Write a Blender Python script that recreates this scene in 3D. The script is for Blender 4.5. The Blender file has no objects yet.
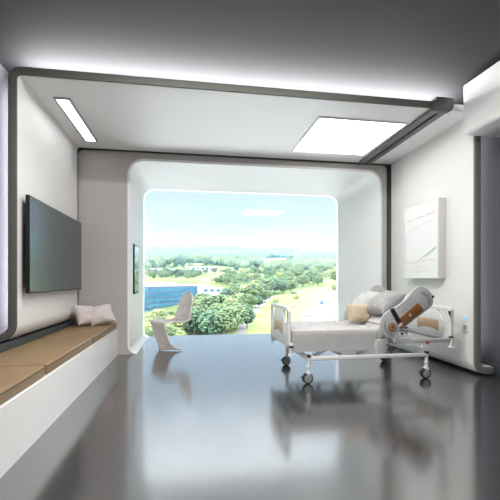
import bpy, bmesh, math, random
import numpy as np
from mathutils import Vector, Matrix, noise
R = math.radians
PI = math.pi
random.seed(7)
SC = bpy.context.scene
COL = SC.collection

# ------------------------------------------------------------------ helpers
def wm(o):
    m = o.matrix_basis.copy()
    return wm(o.parent) @ m if o.parent else m

def obj(name, bm, m, parent=None, smooth=35, label=None):
    """link a bmesh (given in world space) as ONE mesh object, child of parent"""
    bmesh.ops.recalc_face_normals(bm, faces=bm.faces[:])
    if parent:
        bmesh.ops.transform(bm, matrix=wm(parent).inverted(), verts=bm.verts[:])
    me = bpy.data.meshes.new(name)
    bm.to_mesh(me); bm.free()
    ms = m if isinstance(m, (list, tuple)) else [m]
    for x in ms: me.materials.append(x)
    if smooth:
        me.polygons.foreach_set('use_smooth', [True]*len(me.polygons))
        me.set_sharp_from_angle(angle=R(smooth))
    o = bpy.data.objects.new(name, me)
    COL.objects.link(o)
    if parent: o.parent = parent
    if label: o['label'] = label
    return o

def tag(o, label, cat, group=None, kind=None):
    o['label'] = label; o['category'] = cat
    if group: o['group'] = group
    if kind: o['kind'] = kind
    return o

def thing(name, label, cat, loc=(0,0,0), rz=0, group=None):
    o = bpy.data.objects.new(name, None); COL.objects.link(o)
    o.location = loc; o.rotation_euler = (0,0,rz)
    o.empty_display_size = 0.05
    return tag(o, label, cat, group)

def rebase(o, loc):
    """move a one-mesh thing's origin to its base without moving it"""
    o.data.transform(Matrix.Translation(-Vector(loc))); o.location = loc
    return o

def struct(name, bm, m, smooth=35, parent=None):
    o = obj(name, bm, m, parent, smooth)
    if not parent: o['kind'] = 'structure'
    return o

def dup(root, loc, rz=None, scale=None):
    r = root.copy(); COL.objects.link(r); r.location = loc
    if rz is not None: r.rotation_euler = (0,0,rz)
    if scale is not None: r.scale = scale
    for ch in list(root.children):
        c = ch.copy(); COL.objects.link(c); c.parent = r
        for g in list(ch.children):
            d = g.copy(); COL.objects.link(d); d.parent = c
    return r

def NB(): return bmesh.new()

def merge(bm, src, mat=None, mi=0):
    if mat is not None: bmesh.ops.transform(src, matrix=mat, verts=src.verts[:])
    for f in src.faces: f.material_index = mi
    me = bpy.data.meshes.new('tmp'); src.to_mesh(me); src.free()
    bm.from_mesh(me); bpy.data.meshes.remove(me)

def box(bm, lo, hi, bev=0.0, seg=2, mat=None, mi=0):
    t = NB(); bmesh.ops.create_cube(t, size=1.0)
    lo = Vector(lo); hi = Vector(hi)
    for v in t.verts:
        v.co = Vector([lo[i] + (v.co[i]+.5)*(hi[i]-lo[i]) for i in range(3)])
    if bev: bmesh.ops.bevel(t, geom=t.edges[:], offset=bev, segments=seg, profile=.5, affect='EDGES')
    merge(bm, t, mat, mi)

def prism(bm, pts, a, b, axis='Y', bev=0.0, seg=2, mat=None, mi=0):
    """polygon pts (2D) extruded from a to b. axis Y: pts are (x,z); X: (y,z); Z: (x,y)"""
    def P(p, t):
        return {'Y': (p[0], t, p[1]), 'X': (t, p[0], p[1]), 'Z': (p[0], p[1], t)}[axis]
    t = NB()
    A = [t.verts.new(P(p, a)) for p in pts]; B = [t.verts.new(P(p, b)) for p in pts]
    fa = t.faces.new(A); fb = t.faces.new(B[::-1])
    n = len(pts)
    for i in range(n): t.faces.new((A[i], B[i], B[(i+1) % n], A[(i+1) % n]))
    bmesh.ops.recalc_face_normals(t, faces=t.faces[:])
    if bev:
        es = list(set(list(fa.edges)+list(fb.edges)))
        bmesh.ops.bevel(t, geom=es, offset=bev, segments=seg, profile=.5, affect='EDGES')
    big = [f for f in t.faces if len(f.verts) > 4]
    bmesh.ops.triangulate(t, faces=big)
    merge(bm, t, mat, mi)

def cyl(bm, p0, p1, r0, r1=None, n=24, bev=0.0, mi=0):
    r1 = r0 if r1 is None else r1
    p0 = Vector(p0); p1 = Vector(p1); d = p1-p0
    t = NB(); bmesh.ops.create_cone(t, cap_ends=True, segments=n, radius1=r0, radius2=r1, depth=d.length)
    if bev:
        es = [e for e in t.edges if len(e.link_faces) == 2 and any(len(f.verts) > 4 for f in e.link_faces)]
        bmesh.ops.bevel(t, geom=es, offset=bev, segments=2, profile=.5, affect='EDGES')
    q = Vector((0,0,1)).rotation_difference(d.normalized()).to_matrix().to_4x4()
    merge(bm, t, Matrix.Translation((p0+p1)/2) @ q, mi)

def tube(bm, pts, r, n=10, mi=0):
    pts = [Vector(p) for p in pts]
    t = NB(); rings = []
    up = Vector((0,0,1))
    for i, p in enumerate(pts):
        d = (pts[min(i+1, len(pts)-1)] - pts[max(i-1, 0)]).normalized()
        a = d.cross(up)
        if a.length < .05: a = d.cross(Vector((0,1,0)))
        a.normalize(); b = a.cross(d).normalized()
        rings.append([t.verts.new(p + r*(math.cos(2*PI*k/n)*a + math.sin(2*PI*k/n)*b)) for k in range(n)])
    for i in range(len(rings)-1):
        for k in range(n):
            t.faces.new((rings[i][k], rings[i][(k+1) % n], rings[i+1][(k+1) % n], rings[i+1][k]))
    t.faces.new(rings[0]); t.faces.new(rings[-1][::-1])
    merge(bm, t, None, mi)

def torus(bm, c, R0, r, axis='Y', n=28, k=10):
    t = NB(); g = []
    for i in range(n):
        a = 2*PI*i/n; row = []
        for j in range(k):
            b = 2*PI*j/k; q = R0 + r*math.cos(b)
            x, y, z = q*math.cos(a), r*math.sin(b), q*math.sin(a)
            if axis == 'Z': y, z = z, y
            row.append(t.verts.new((c[0]+x, c[1]+y, c[2]+z)))
        g.append(row)
    for i in range(n):
        for j in range(k):
            t.faces.new((g[i][j], g[(i+1) % n][j], g[(i+1) % n][(j+1) % k], g[i][(j+1) % k]))
    merge(bm, t)

def arc(cx, cy, r, a0, a1, n=10):
    return [(cx + r*math.cos(R(a0+(a1-a0)*i/n)), cy + r*math.sin(R(a0+(a1-a0)*i/n))) for i in range(n+1)]

def rrect(x0, y0, x1, y1, r, n=6):
    return (arc(x1-r, y0+r, r, -90, 0, n) + arc(x1-r, y1-r, r, 0, 90, n) +
            arc(x0+r, y1-r, r, 90, 180, n) + arc(x0+r, y0+r, r, 180, 270, n))

def catmull(P, per=8, closed=False):
    P = [Vector(p) for p in P]; out = []; n = len(P)
    rng = range(n if closed else n-1)
    for i in rng:
        g = (lambda k: P[k % n]) if closed else (lambda k: P[max(0, min(n-1, k))])
        a, b, c, d = g(i-1), g(i), g(i+1), g(i+2)
        for s in range(per):
            t = s/per
            out.append(.5*((2*b) + (c-a)*t + (2*a-5*b+4*c-d)*t*t + (3*b-a-3*c+d)*t**3))
    if not closed: out.append(P[-1])
    return out

def pillow(bm, w, h, t, mat, n=26, wr=.006, seed=0.0, pinch=.10, p=2.4):
    """soft cushion in local XY (w by h), thickness t, sewn edge, mild wrinkles"""
    s = NB(); top = {}; bot = {}
    for i in range(n+1):
        for j in range(n+1):
            u = 2*i/n-1; v = 2*j/n-1
            k = max(0, (1-abs(u)**p))**.55 * max(0, (1-abs(v)**p))**.55
            x = u*w/2*(1-pinch*(1-v*v)*abs(u)**3); y = v*h/2*(1-pinch*(1-u*u)*abs(v)**3)
            q = noise.noise(Vector((u*2.3+seed, v*2.3, seed)))*wr*2 + noise.noise(Vector((u*6+seed, v*5, 3+seed)))*wr*.8
            z = t/2*k + q*min(1, k*2)
            top[i, j] = s.verts.new((x, y, z))
            if 0 < i < n and 0 < j < n: bot[i, j] = s.verts.new((x, y, -t/2*k + q*.6*min(1, k*2)))
            else: bot[i, j] = top[i, j]
    for i in range(n):
        for j in range(n):
            s.faces.new((top[i,j], top[i+1,j], top[i+1,j+1], top[i,j+1]))
            s.faces.new((bot[i,j+1], bot[i+1,j+1], bot[i+1,j], bot[i,j]))
    merge(bm, s, mat)

def frame_mat(o, x, y):
    """matrix with origin o, local x and y axes along the given vectors"""
    x = Vector(x).normalized(); y = Vector(y); z = x.cross(y).normalized(); y = z.cross(x)
    m = Matrix((x, y, z)).transposed().to_4x4(); m.translation = Vector(o)
    return m

# ------------------------------------------------------------------ materials
def mat(name, col, rough=.5, metal=0.0, ior=1.5, var=.0, vscale=8.0, bump=0.0, bscale=60.0, coat=0.0, rvar=0.0, emis=None, estr=0.0, sheen=0.0, stretch=(1,1,1), spec=.5):
    m = bpy.data.materials.new(name); m.use_nodes = True
    nt = m.node_tree; b = nt.nodes['Principled BSDF']; L = nt.links.new
    b.inputs['Base Color'].default_value = (*col, 1)
    b.inputs['Roughness'].default_value = rough
    b.inputs['Metallic'].default_value = metal
    b.inputs['IOR'].default_value = ior
    b.inputs['Specular IOR Level'].default_value = spec
    b.inputs['Coat Weight'].default_value = coat
    b.inputs['Sheen Weight'].default_value = sheen
    if emis:
        b.inputs['Emission Color'].default_value = (*emis, 1); b.inputs['Emission Strength'].default_value = estr
    tc = nt.nodes.new('ShaderNodeTexCoord'); mp = nt.nodes.new('ShaderNodeMapping')
    mp.inputs['Scale'].default_value = stretch
    L(tc.outputs['Object'], mp.inputs['Vector'])
    if var:
        n = nt.nodes.new('ShaderNodeTexNoise'); n.inputs['Scale'].default_value = vscale; n.inputs['Detail'].default_value = 5
        L(mp.outputs[0], n.inputs['Vector'])
        r = nt.nodes.new('ShaderNodeValToRGB'); r.color_ramp.elements[0].position = .3; r.color_ramp.elements[1].position = .7
        r.color_ramp.elements[0].color = (*[max(0, c*(1-var)) for c in col], 1)
        r.color_ramp.elements[1].color = (*[min(1, c*(1+var)) for c in col], 1)
        L(n.outputs['Fac'], r.inputs[0]); L(r.outputs[0], b.inputs['Base Color'])
    if rvar:
        n = nt.nodes.new('ShaderNodeTexNoise'); n.inputs['Scale'].default_value = 1.7; n.inputs['Detail'].default_value = 6
        L(mp.outputs[0], n.inputs['Vector'])
        r = nt.nodes.new('ShaderNodeMapRange'); r.inputs['To Min'].default_value = rough-rvar; r.inputs['To Max'].default_value = rough+rvar
        r.inputs['From Min'].default_value = .3; r.inputs['From Max'].default_value = .7
        L(n.outputs['Fac'], r.inputs[0]); L(r.outputs[0], b.inputs['Roughness'])
    if bump:
        n = nt.nodes.new('ShaderNodeTexNoise'); n.inputs['Scale'].default_value = bscale; n.inputs['Detail'].default_value = 4
        L(mp.outputs[0], n.inputs['Vector'])
        bp = nt.nodes.new('ShaderNodeBump'); bp.inputs['Strength'].default_value = bump; bp.inputs['Distance'].default_value = .01
        L(n.outputs['Fac'], bp.inputs['Height']); L(bp.outputs[0], b.inputs['Normal'])
    return m

def wood(name, c0, c1, rough=.4, stretch=(1,8,8), scale=3):
    m = mat(name, c0, rough)
    nt = m.node_tree; b = nt.nodes['Principled BSDF']; L = nt.links.new
    mp = [n for n in nt.nodes if n.type == 'MAPPING'][0]; mp.inputs['Scale'].default_value = stretch
    n = nt.nodes.new('ShaderNodeTexNoise'); n.inputs['Scale'].default_value = scale; n.inputs['Detail'].default_value = 8; n.inputs['Distortion'].default_value = .6
    L(mp.outputs[0], n.inputs['Vector'])
    r = nt.nodes.new('ShaderNodeValToRGB'); r.color_ramp.elements[0].color = (*c0, 1); r.color_ramp.elements[1].color = (*c1, 1)
    r.color_ramp.elements[0].position = .3; r.color_ramp.elements[1].position = .7
    L(n.outputs['Fac'], r.inputs[0]); L(r.outputs[0], b.inputs['Base Color'])
    return m

M = dict(
    shell=mat('white_lacquer', (.82,.81,.80), .45, var=.01, vscale=2),
    niche=mat('white_plaster', (.92,.92,.925), .5, var=.01, vscale=2),
    greywall=mat('warm_grey_plaster', (.48,.46,.45), .6, var=.015, vscale=3, bump=.02, bscale=200),
    trim=mat('bronze_grey_edge', (.115,.116,.104), .65, var=.04, vscale=20),
    darkrecess=mat('dark_slate_panel', (.05,.062,.068), .55, var=.05),
    ceil=mat('dark_grey_ceiling', (.045,.048,.049), .85, var=.03, vscale=1.5),
    outer=mat('grey_lavender_wall', (.22,.215,.235), .7, var=.02),
    floor=mat('polished_concrete', (.03,.03,.031), .145, ior=2.9, var=.04, vscale=1.3, rvar=.015),
    soffit=mat('white_soffit', (.68,.68,.68), .4, var=.01),
    rail=mat('anodised_dark_metal', (.105,.115,.11), .42, metal=.35, var=.05, vscale=20),
    slot=mat('black_slot', (.01,.01,.01), .6),
    bench=mat('white_bench_laminate', (.82,.815,.81), .4, var=.01),
    cushion=wood('tan_leather', (.22,.142,.070), (.27,.18,.092), .5, (1,1,1), 5),
    seam=mat('brown_piping', (.10,.06,.03), .6, var=.1),
    pinkfab=mat('pale_pink_fabric', (.66,.585,.575), .9, var=.05, vscale=30, bump=.15, bscale=250, sheen=.2),
    greyfab=mat('light_grey_linen', (.37,.37,.375), .9, var=.04, vscale=25, bump=.12, bscale=220, sheen=.2),
    palefab=mat('pale_grey_linen', (.54,.54,.545), .9, var=.04, vscale=25, bump=.12, bscale=220, sheen=.2),
    yellowfab=mat('sand_yellow_fabric', (.58,.47,.32), .9, var=.05, vscale=30, bump=.15, bscale=220, sheen=.2),
    sheet=mat('white_sheet', (.82,.815,.81), .9, var=.02, vscale=10, bump=.1, bscale=200),
    mattress=mat('mattress_cover', (.48,.48,.48), .8, var=.03, vscale=10),
    bedwhite=mat('white_powder_coat', (.78,.78,.78), .35, var=.01),
    bedgrey=mat('pale_grey_plastic', (.50,.50,.495), .35, var=.01),
    grip=mat('grey_translucent_grip', (.33,.34,.345), .3, var=.03),
    bedwood=wood('light_beech', (.50,.34,.20), (.60,.43,.27), .45, (6,1,6), 3),
    brownwood=wood('walnut_insert', (.19,.085,.025), (.27,.13,.045), .4, (2,6,6), 4),
    black=mat('black_rubber', (.02,.02,.022), .5, var=.1),
    tyre=mat('dark_tyre', (.016,.016,.018), .6, var=.1),
    hub=mat('grey_wheel_disc', (.30,.305,.31), .4, var=.03),
    red=mat('red_plastic', (.45,.03,.03), .4, var=.05),
    chair=mat('blush_white_plastic', (.82,.76,.735), .35, var=.01, coat=.2),
    tvframe=mat('black_bezel', (.012,.013,.015), .35, var=.05),
    tvscreen=mat('dark_glossy_screen', (.045,.065,.07), .22, ior=1.75, var=.02, vscale=1),
    board=mat('white_board_surface', (.84,.84,.84), .3, var=.005),
    boardframe=mat('white_board_frame', (.70,.69,.68), .4, var=.01),
    socket=mat('white_socket_plastic', (.68,.68,.67), .4, var=.01),
    inkG=mat('green_marker', (.52,.76,.70), .6, var=.05),
    inkP=mat('pink_marker', (.80,.66,.74), .6, var=.05),
    inkO=mat('orange_marker', (.80,.68,.56), .6, var=.05),
    inkR=mat('rose_marker', (.79,.66,.69), .6, var=.05),
    inkK=mat('grey_marker', (.72,.72,.73), .6, var=.05),
)
def emitter(name, col, s):
    m = mat(name, (.8,.8,.8), .5, emis=col, estr=s); return m
M['panel_light'] = emitter('warm_luminous_panel', (1,.965,.91), 3.6)
M['strip_light'] = emitter('white_luminous_strip', (.97,.99,1), 4.5)
M['blue_led'] = mat('blue_lit_switch', (.2,.45,.7), .4, emis=(.25,.62,1), estr=.35)

def glass(name, tint=(1,1,1)):
    m = bpy.data.materials.new(name); m.use_nodes = True; nt = m.node_tree; nt.nodes.clear(); L = nt.links.new
    o = nt.nodes.new('ShaderNodeOutputMaterial'); mx = nt.nodes.new('ShaderNodeMixShader')
    t = nt.nodes.new('ShaderNodeBsdfTransparent'); t.inputs[0].default_value = (*tint, 1)
    g = nt.nodes.new('ShaderNodeBsdfGlossy'); g.inputs['Roughness'].default_value = 0.02
    f = nt.nodes.new('ShaderNodeFresnel'); f.inputs['IOR'].default_value = 1.5
    L(f.outputs[0], mx.inputs[0]); L(t.outputs[0], mx.inputs[1]); L(g.outputs[0], mx.inputs[2]); L(mx.outputs[0], o.inputs[0])
    return m
M['glass'] = glass('window_glass', (.97,.985,.985))

def glossy_mix(m, fac, rough, col):
    nt = m.node_tree; o = [n for n in nt.nodes if n.type == 'OUTPUT_MATERIAL'][0]; b = nt.nodes['Principled BSDF']
    g = nt.nodes.new('ShaderNodeBsdfGlossy'); g.inputs['Roughness'].default_value = rough; g.inputs['Color'].default_value = (*col,1)
    x = nt.nodes.new('ShaderNodeMixShader'); x.inputs[0].default_value = fac
    nt.links.new(b.outputs[0], x.inputs[1]); nt.links.new(g.outputs[0], x.inputs[2]); nt.links.new(x.outputs[0], o.inputs['Surface'])
glossy_mix(M['floor'], .17, .15, (.9,.9,.9))
def facade_lines(m):
    nt = m.node_tree; b = nt.nodes['Principled BSDF']; src = b.inputs['Base Color'].links[0].from_socket
    tc = [n for n in nt.nodes if n.type == 'TEX_COORD'][0]
    sx = nt.nodes.new('ShaderNodeSeparateXYZ'); nt.links.new(tc.outputs['Object'], sx.inputs[0])
    w = nt.nodes.new('ShaderNodeMath'); w.operation = 'FRACT'; d = nt.nodes.new('ShaderNodeMath'); d.operation = 'DIVIDE'; d.inputs[1].default_value = 2.8
    nt.links.new(sx.outputs['X'], d.inputs[0]); nt.links.new(d.outputs[0], w.inputs[0])
    c = nt.nodes.new('ShaderNodeMath'); c.operation = 'LESS_THAN'; c.inputs[1].default_value = .1; nt.links.new(w.outputs[0], c.inputs[0])
    x = nt.nodes.new('ShaderNodeMixRGB'); x.inputs[2].default_value = (.015,.04,.07,1); nt.links.new(c.outputs[0], x.inputs[0]); nt.links.new(src, x.inputs[1]); nt.links.new(x.outputs[0], b.inputs['Base Color'])
# ------------------------------------------------------------------ the room's measures (metres, eye at the origin, +Y to the window)
XL, XR = -1.52, 3.10           # inner faces of the white shell
YF, YE, YB, YG = 3.71, 5.585, 5.62, 7.32   # shell front / shell end / grey wall / glass
ZC, ZR = 2.91, 3.20            # shell ceiling, room ceiling
NL, NR, NT = -.82, 3.02, 2.78  # window niche
def flare(bm):                 # the right panel opens slightly towards the window
    for v in bm.verts: v.co.x += (v.co.y-YF)/(YE-YF)*.10 if v.co.x > 2.9 and v.co.y > YF else 0

# floor / room ceiling / outer walls
b = NB(); box(b, (-2.2,-2.6,-.1), (4.2,YG+.08,0)); struct('floor', b, M['floor'])
b = NB(); box(b, (-2.2,-2.6,ZR), (4.2,5.80,ZR+.1)); struct('ceiling', b, M['ceil'])
b = NB(); box(b, (-1.95,-2.5,0), (-1.83,5.70,ZR)); struct('wall_left_outer', b, M['outer'])
b = NB(); box(b, (3.45,-2.5,0), (3.57,5.70,ZR)); struct('wall_right_outer', b, mat('dark_grey_wall', (.075,.075,.085), .7, var=.02))
b = NB(); box(b, (-1.83,-2.6,0), (3.45,-2.5,ZR)); struct('wall_front', b, M['outer'])

# grey wall round the window niche
def niche_path(g=0.0, r=.20):
    l, rr, t = NL-g, NR+g, NT+g; q = r+g; k = .10+g
    return ([(l+k*.9, .0)] + arc(l+k, k, k, 265, 180) + arc(l+q, t-q, q, 180, 90) +
            arc(rr-q, t-q, q, 90, 0) + arc(rr-k, k, k, 0, -85) + [(rr-k*.9, .0)])
np_ = niche_path(.0)
b = NB()
outer = [(-1.519,0)] + arc(-1.439,2.815,.08,180,90,6) + arc(3.06,2.815,.08,90,0,6) + [(3.14,0)]
prism(b, outer + niche_path(.035)[::-1], YB, YB+.06); struct('wall_back', b, M['greywall'])
b = NB()
prism(b, [(-1.95,0),(-1.95,ZR),(3.57,ZR),(3.57,0)] + niche_path(.04)[::-1], 5.70, 5.80); struct('wall_recess', b, mat('grey_shadow_gap', (.20,.22,.23), .7, var=.03))
# niche lining
b = NB(); prism(b, niche_path(.035) + np_[::-1], YB-.004, YG+.06); w1 = struct('window_1', b, M['niche'], 40)
b = NB(); prism(b, niche_path(.012), YG, YG+.018); struct('window_pane', b, M['glass'], 30, w1)

# white shell: left panel with its bottom turned outward, ceiling, right panel
lin = [(-1.80,.505)] + arc(-1.67,.655,.15,-90,0,8) + arc(-1.48,2.87,.04,180,90,5)
lout = [(-1.80,.575)] + arc(-1.67,.655,.08,-90,0,8) + arc(-1.48,2.87,.11,180,90,6)
b = NB(); prism(b, lin + lout[::-1], YF, YE); struct('wall_left', b, M['shell'])
b = NB(); box(b, (-1.48,YF,ZC), (3.19,YE,ZC+.07))
struct('ceiling_shell', b, M['shell'])
rin = arc(3.23,.155,.13,180,270,8) + [(3.335,.025)]
rout = arc(3.23,.155,.055,180,270,8) + [(3.335,.10)]
b = NB(); prism(b, [(3.10,ZC)] + rin + rout[::-1] + [(3.175,ZC)][:0] + [(3.175,ZC+.0)], YF, YE); flare(b); struct('wall_right', b, M['shell'])
# grey edge trims
b = NB(); prism(b, lin + [(2.575,ZC)] + [(2.575,ZC+.07)] + lout[::-1], YF-.025, YF-.001, bev=.004); struct('trim_1', b, M['trim'])
b = NB(); prism(b, [(3.10,ZC-.1)] + rin + rout[::-1] + [(3.175,ZC-.1)], YF-.025, YF-.001, bev=.004)
struct('trim_2', b, mat('pale_bronze_edge', (.21,.205,.19), .6, var=.03, vscale=20))
# dark plinths in the recesses
b = NB(); box(b, (-1.60,1.0,.374), (-1.555,5.615,.504)); struct('trim_3', b, M['darkrecess'])
b = NB(); box(b, (3.40,1.0,0), (3.45,5.70,.11), .004); struct('baseboard_right', b, M['darkrecess'])
# soffit box
b = NB(); prism(b, arc(2.99,2.68,.06,180,270,6) + [(3.45,2.62),(3.45,3.15),(2.93,3.15)], -2.5, YF-.05, bev=.02); struct('trim_4', b, M['soffit'])

# ------------------------------------------------------------------ ceiling rail
def skew(bm):
    for v in bm.verts: v.co.x += .05*(v.co.y-YF)/1.87
t = thing('ceiling_rail', 'dark grey slotted hoist rail running along the white ceiling beside the luminous panel', 'rail', (2.68,4.6,2.87))
b = NB(); prism(b, [(2.575,2.909),(2.575,2.875),(2.655,2.875),(2.655,2.90),(2.695,2.90),(2.695,2.875),(2.76,2.875),(2.785,2.885),(2.785,2.909)], YF+.02, YE-.06); skew(b)
obj('rail_profile', b, M['rail'], t)
b = NB(); box(b, (2.657,YF+.32,2.886), (2.693,YE-.25,2.8995)); skew(b); obj('slot', b, M['slot'], t, label='black slot')
b = NB(); prism(b, [(2.575,2.87),(2.575,2.985),(2.62,2.985),(2.62,3.025),(2.83,3.025)] + arc(2.755,2.945,.075,0,-90,8), YF-.045, YF+.02, bev=.005)
obj('end_cap', b, M['rail'], t)

# luminous panel and light strip
t = thing('ceiling_light_panel', 'large square warm white luminous panel recessed in the white ceiling', 'ceiling light', (2.0,4.65,2.9))
b = NB(); box(b, (1.46,4.09,2.898), (2.55,5.21,2.909), .003); obj('frame', b, M['shell'], t)
b = NB(); box(b, (1.475,4.105,2.895), (2.535,5.195,2.8975)); obj('diffuser', b, M['panel_light'], t)
t = thing('ceiling_strip_light', 'narrow bright white strip light recessed in the ceiling above the television', 'ceiling light', (-1.26,4.7,2.9))
b = NB()
for lo, hi in (((-1.345,4.09,2.896),(-1.325,5.29,2.9095)), ((-1.205,4.09,2.896),(-1.185,5.29,2.9095)), ((-1.325,4.09,2.896),(-1.205,4.11,2.9095)), ((-1.325,5.27,2.896),(-1.205,5.29,2.9095))): box(b, lo, hi)
obj('frame', b, M['grip'], t)
b = NB(); box(b, (-1.325,4.11,2.900), (-1.205,5.27,2.909)); obj('diffuser', b, M['strip_light'], t)

# ------------------------------------------------------------------ bench, cushions, pillows
b = NB(); prism(b, [(-1.80,0),(-.985,0),(-.985,.372),(-1.80,.372)], 1.0, YB-.004, bev=.006)
tag(rebase(obj('bench', b, M['bench']), (-1.35,3.3,0)), 'long low white bench built in along the left wall', 'bench')
segs = [(4.255,YB-.01,'short tan leather bench cushion at the far end under the two pillows'),
        (2.905,4.245,'middle tan leather bench cushion below the television'),
        (1.555,2.895,'tan leather bench cushion nearest the viewer at the left edge')]
for y0, y1, lb in segs:
    t = thing('bench_cushion', lb, 'cushion', (-1.4,(y0+y1)/2,.373), 0, 'tan cushions on the white bench')
    b = NB(); box(b, (-1.55,y0+.009,.374), (-1.0,y1-.009,.452), .016, 4)
    for v in b.verts:
        if v.co.z > .43: v.co.z += .004*noise.noise(Vector((v.co.x*4, v.co.y*3, 1)))
    obj('pad', b, M['cushion'], t, 60)
    b = NB(); x0, x1 = -1.53, -.9985
    tube(b, [(x0,y0+.004,.438),(x1-.02,y0+.004,.438)], .0035, 6); tube(b, [(x1,y0+.02,.438),(x1,y1-.02,.438)], .0035, 6)
    obj('piping', b, M['seam'], t, label='darker stitched piping')
def bench_pillow(lb, c, w, h, th, rx, rz, sd, roll):
    m = Matrix.Translation(c) @ Matrix.Rotation(R(rz),4,'Z') @ Matrix.Rotation(R(rx),4,'X') @ Matrix.Rotation(R(roll),4,'Z')
    b = NB(); pillow(b, w, h, th, m, seed=sd*3.1)
    o = obj('throw_pillow', b, M['pinkfab'], smooth=60)
    tag(rebase(o, (c[0],c[1],.46)), lb, 'pillow', 'pale pink pillows on the bench')
bench_pillow('pale pink throw pillow tucked under the end of the wall panel, left one', (-1.35,5.33,.595), .29, .29, .17, 62, 56, 1.3, -6)
bench_pillow('pale pink throw pillow leaning at the far end of the bench, right one', (-1.17,5.43,.59), .33, .30, .18, 52, 14, 2.6, 13)

# ------------------------------------------------------------------ television and small wall picture
t = thing('television', 'large flat black television mounted on the white left wall', 'television', (-1.52,4.63,.93))
b = NB(); box(b, (-1.475,3.76,.935), (-1.442,5.49,1.845), .004); obj('bezel', b, M['tvframe'], t)
b = NB(); box(b, (-1.4418,3.772,.95), (-1.4395,5.478,1.833)); obj('screen', b, M['tvscreen'], t, label='dark grey glossy screen')
b = NB(); box(b, (-1.519,4.2,1.1), (-1.475,5.05,1.7), .004); obj('wall_bracket', b, M['tvframe'], t)
t = thing('wall_mirror', 'small upright dark-framed mirror on the left side of the window niche', 'mirror', (NL,6.15,.85))
b = NB(); box(b, (NL+.001,5.92,.85), (NL+.022,6.40,1.61), .003); obj('frame', b, M['tvframe'], t)
mm = mat('mirror_glass', (.55,.62,.66), .03, metal=1.0); b = NB(); box(b, (NL+.0222,5.945,.875), (NL+.0245,6.375,1.585)); obj('mirror_glass', b, mm, t)

# ------------------------------------------------------------------ whiteboard and socket plate
t = thing('whiteboard', 'white framed planning board with faint coloured chart lines on the right wall', 'whiteboard', (3.07,4.55,1.08))
y0, y1, z0, z1, xb = 4.19, 4.94, 1.08, 2.075, 3.025
b = NB(); box(b, (xb,y0,z0), (3.128,y1,z1), .003); obj('frame', b, M['boardframe'], t)
b = NB(); box(b, (xb-.002,y0+.012,z0+.012), (xb-.0002,y1-.012,z1-.012)); obj('board_surface', b, M['board'], t)
xi = xb-.0036
def B(u, v): return (y1-.02-(y1-y0-.04)*u, z0+.02+(z1-z0-.04)*v)     # u to the right as seen, v up
def stroke(bm, pts, r):
    tube(bm, [(xi, *B(u, v)) for u, v in pts], r, 6)
def blob(bm, u0, u1, v, h, k):
    for i in range(k):
        u = u0+(u1-u0)*i/max(1, k-1); stroke(bm, [(u-.018, v-h*.4*math.sin(i*2.1)), (u, v+h*math.sin(i*1.7+1)), (u+.018, v-h*.3*math.cos(i))], .004)
def mark(name, m, pts=None, r=.003, bl=None):
    b = NB()
    if bl: blob(b, *bl)
    else: stroke(b, pts, r)
    obj(name, b, m, t)
mark('orange_note', M['inkO'], bl=(.10,.26,.815,.008,5)); mark('orange_line', M['inkO'], [(.0,.68),(.0,.80)])
mark('green_note', M['inkG'], bl=(.42,.60,.828,.013,6)); mark('green_line', M['inkG'], [(.36,.70),(.42,.704)], .005); mark('green_curve', M['inkG'], [(.50,.25),(.75,.31),(.97,.38)])
mark('pink_note', M['inkP'], bl=(.72,.93,.842,.016,6))
mark('rose_line', M['inkR'], [(.15,.665),(.32,.69)], .004); mark('rose_line', M['inkR'], [(.55,.725),(.85,.745)], .004); mark('rose_curve', M['inkR'], [(.06,.215),(.45,.215),(.65,.235),(.97,.235)])
mark('axis_line', M['inkK'], [(.04,.17),(.04,.62)], .0022)
for i in range(9): mark('axis_tick', M['inkK'], [(.025,.2+.05*i),(.055,.2+.05*i)], .0022)
mark('grey_curve', M['inkK'], [(.04,.20),(.40,.21),(.60,.28),(.97,.40)], .0025); mark('axis_line', M['inkK'], [(.05,.08),(.95,.08)], .0016); mark('axis_line', M['inkK'], [(.05,.14),(.95,.14)], .0016)
for u in (.35,.68): mark('divider_line', M['inkK'], [(u,.80),(u,.86)], .0016)

t = thing('wall_switch', 'small wall socket plate with a blue lit switch near the right edge', 'switch', (3.1,3.83,.47))
xs = 3.106
b = NB(); box(b, (xs-.010,3.79,.47), (xs+.02,3.87,.66), .003)
obj('plate', b, M['socket'], t)
b = NB(); box(b, (xs-.015,3.808,.60), (xs-.0102,3.852,.645), .002); obj('switch', b, M['blue_led'], t, label='blue lit switch')
b = NB(); cyl(b, (xs-.013,3.83,.525), (xs-.0102,3.83,.525), .027); obj('socket', b, M['grip'], t)

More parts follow.
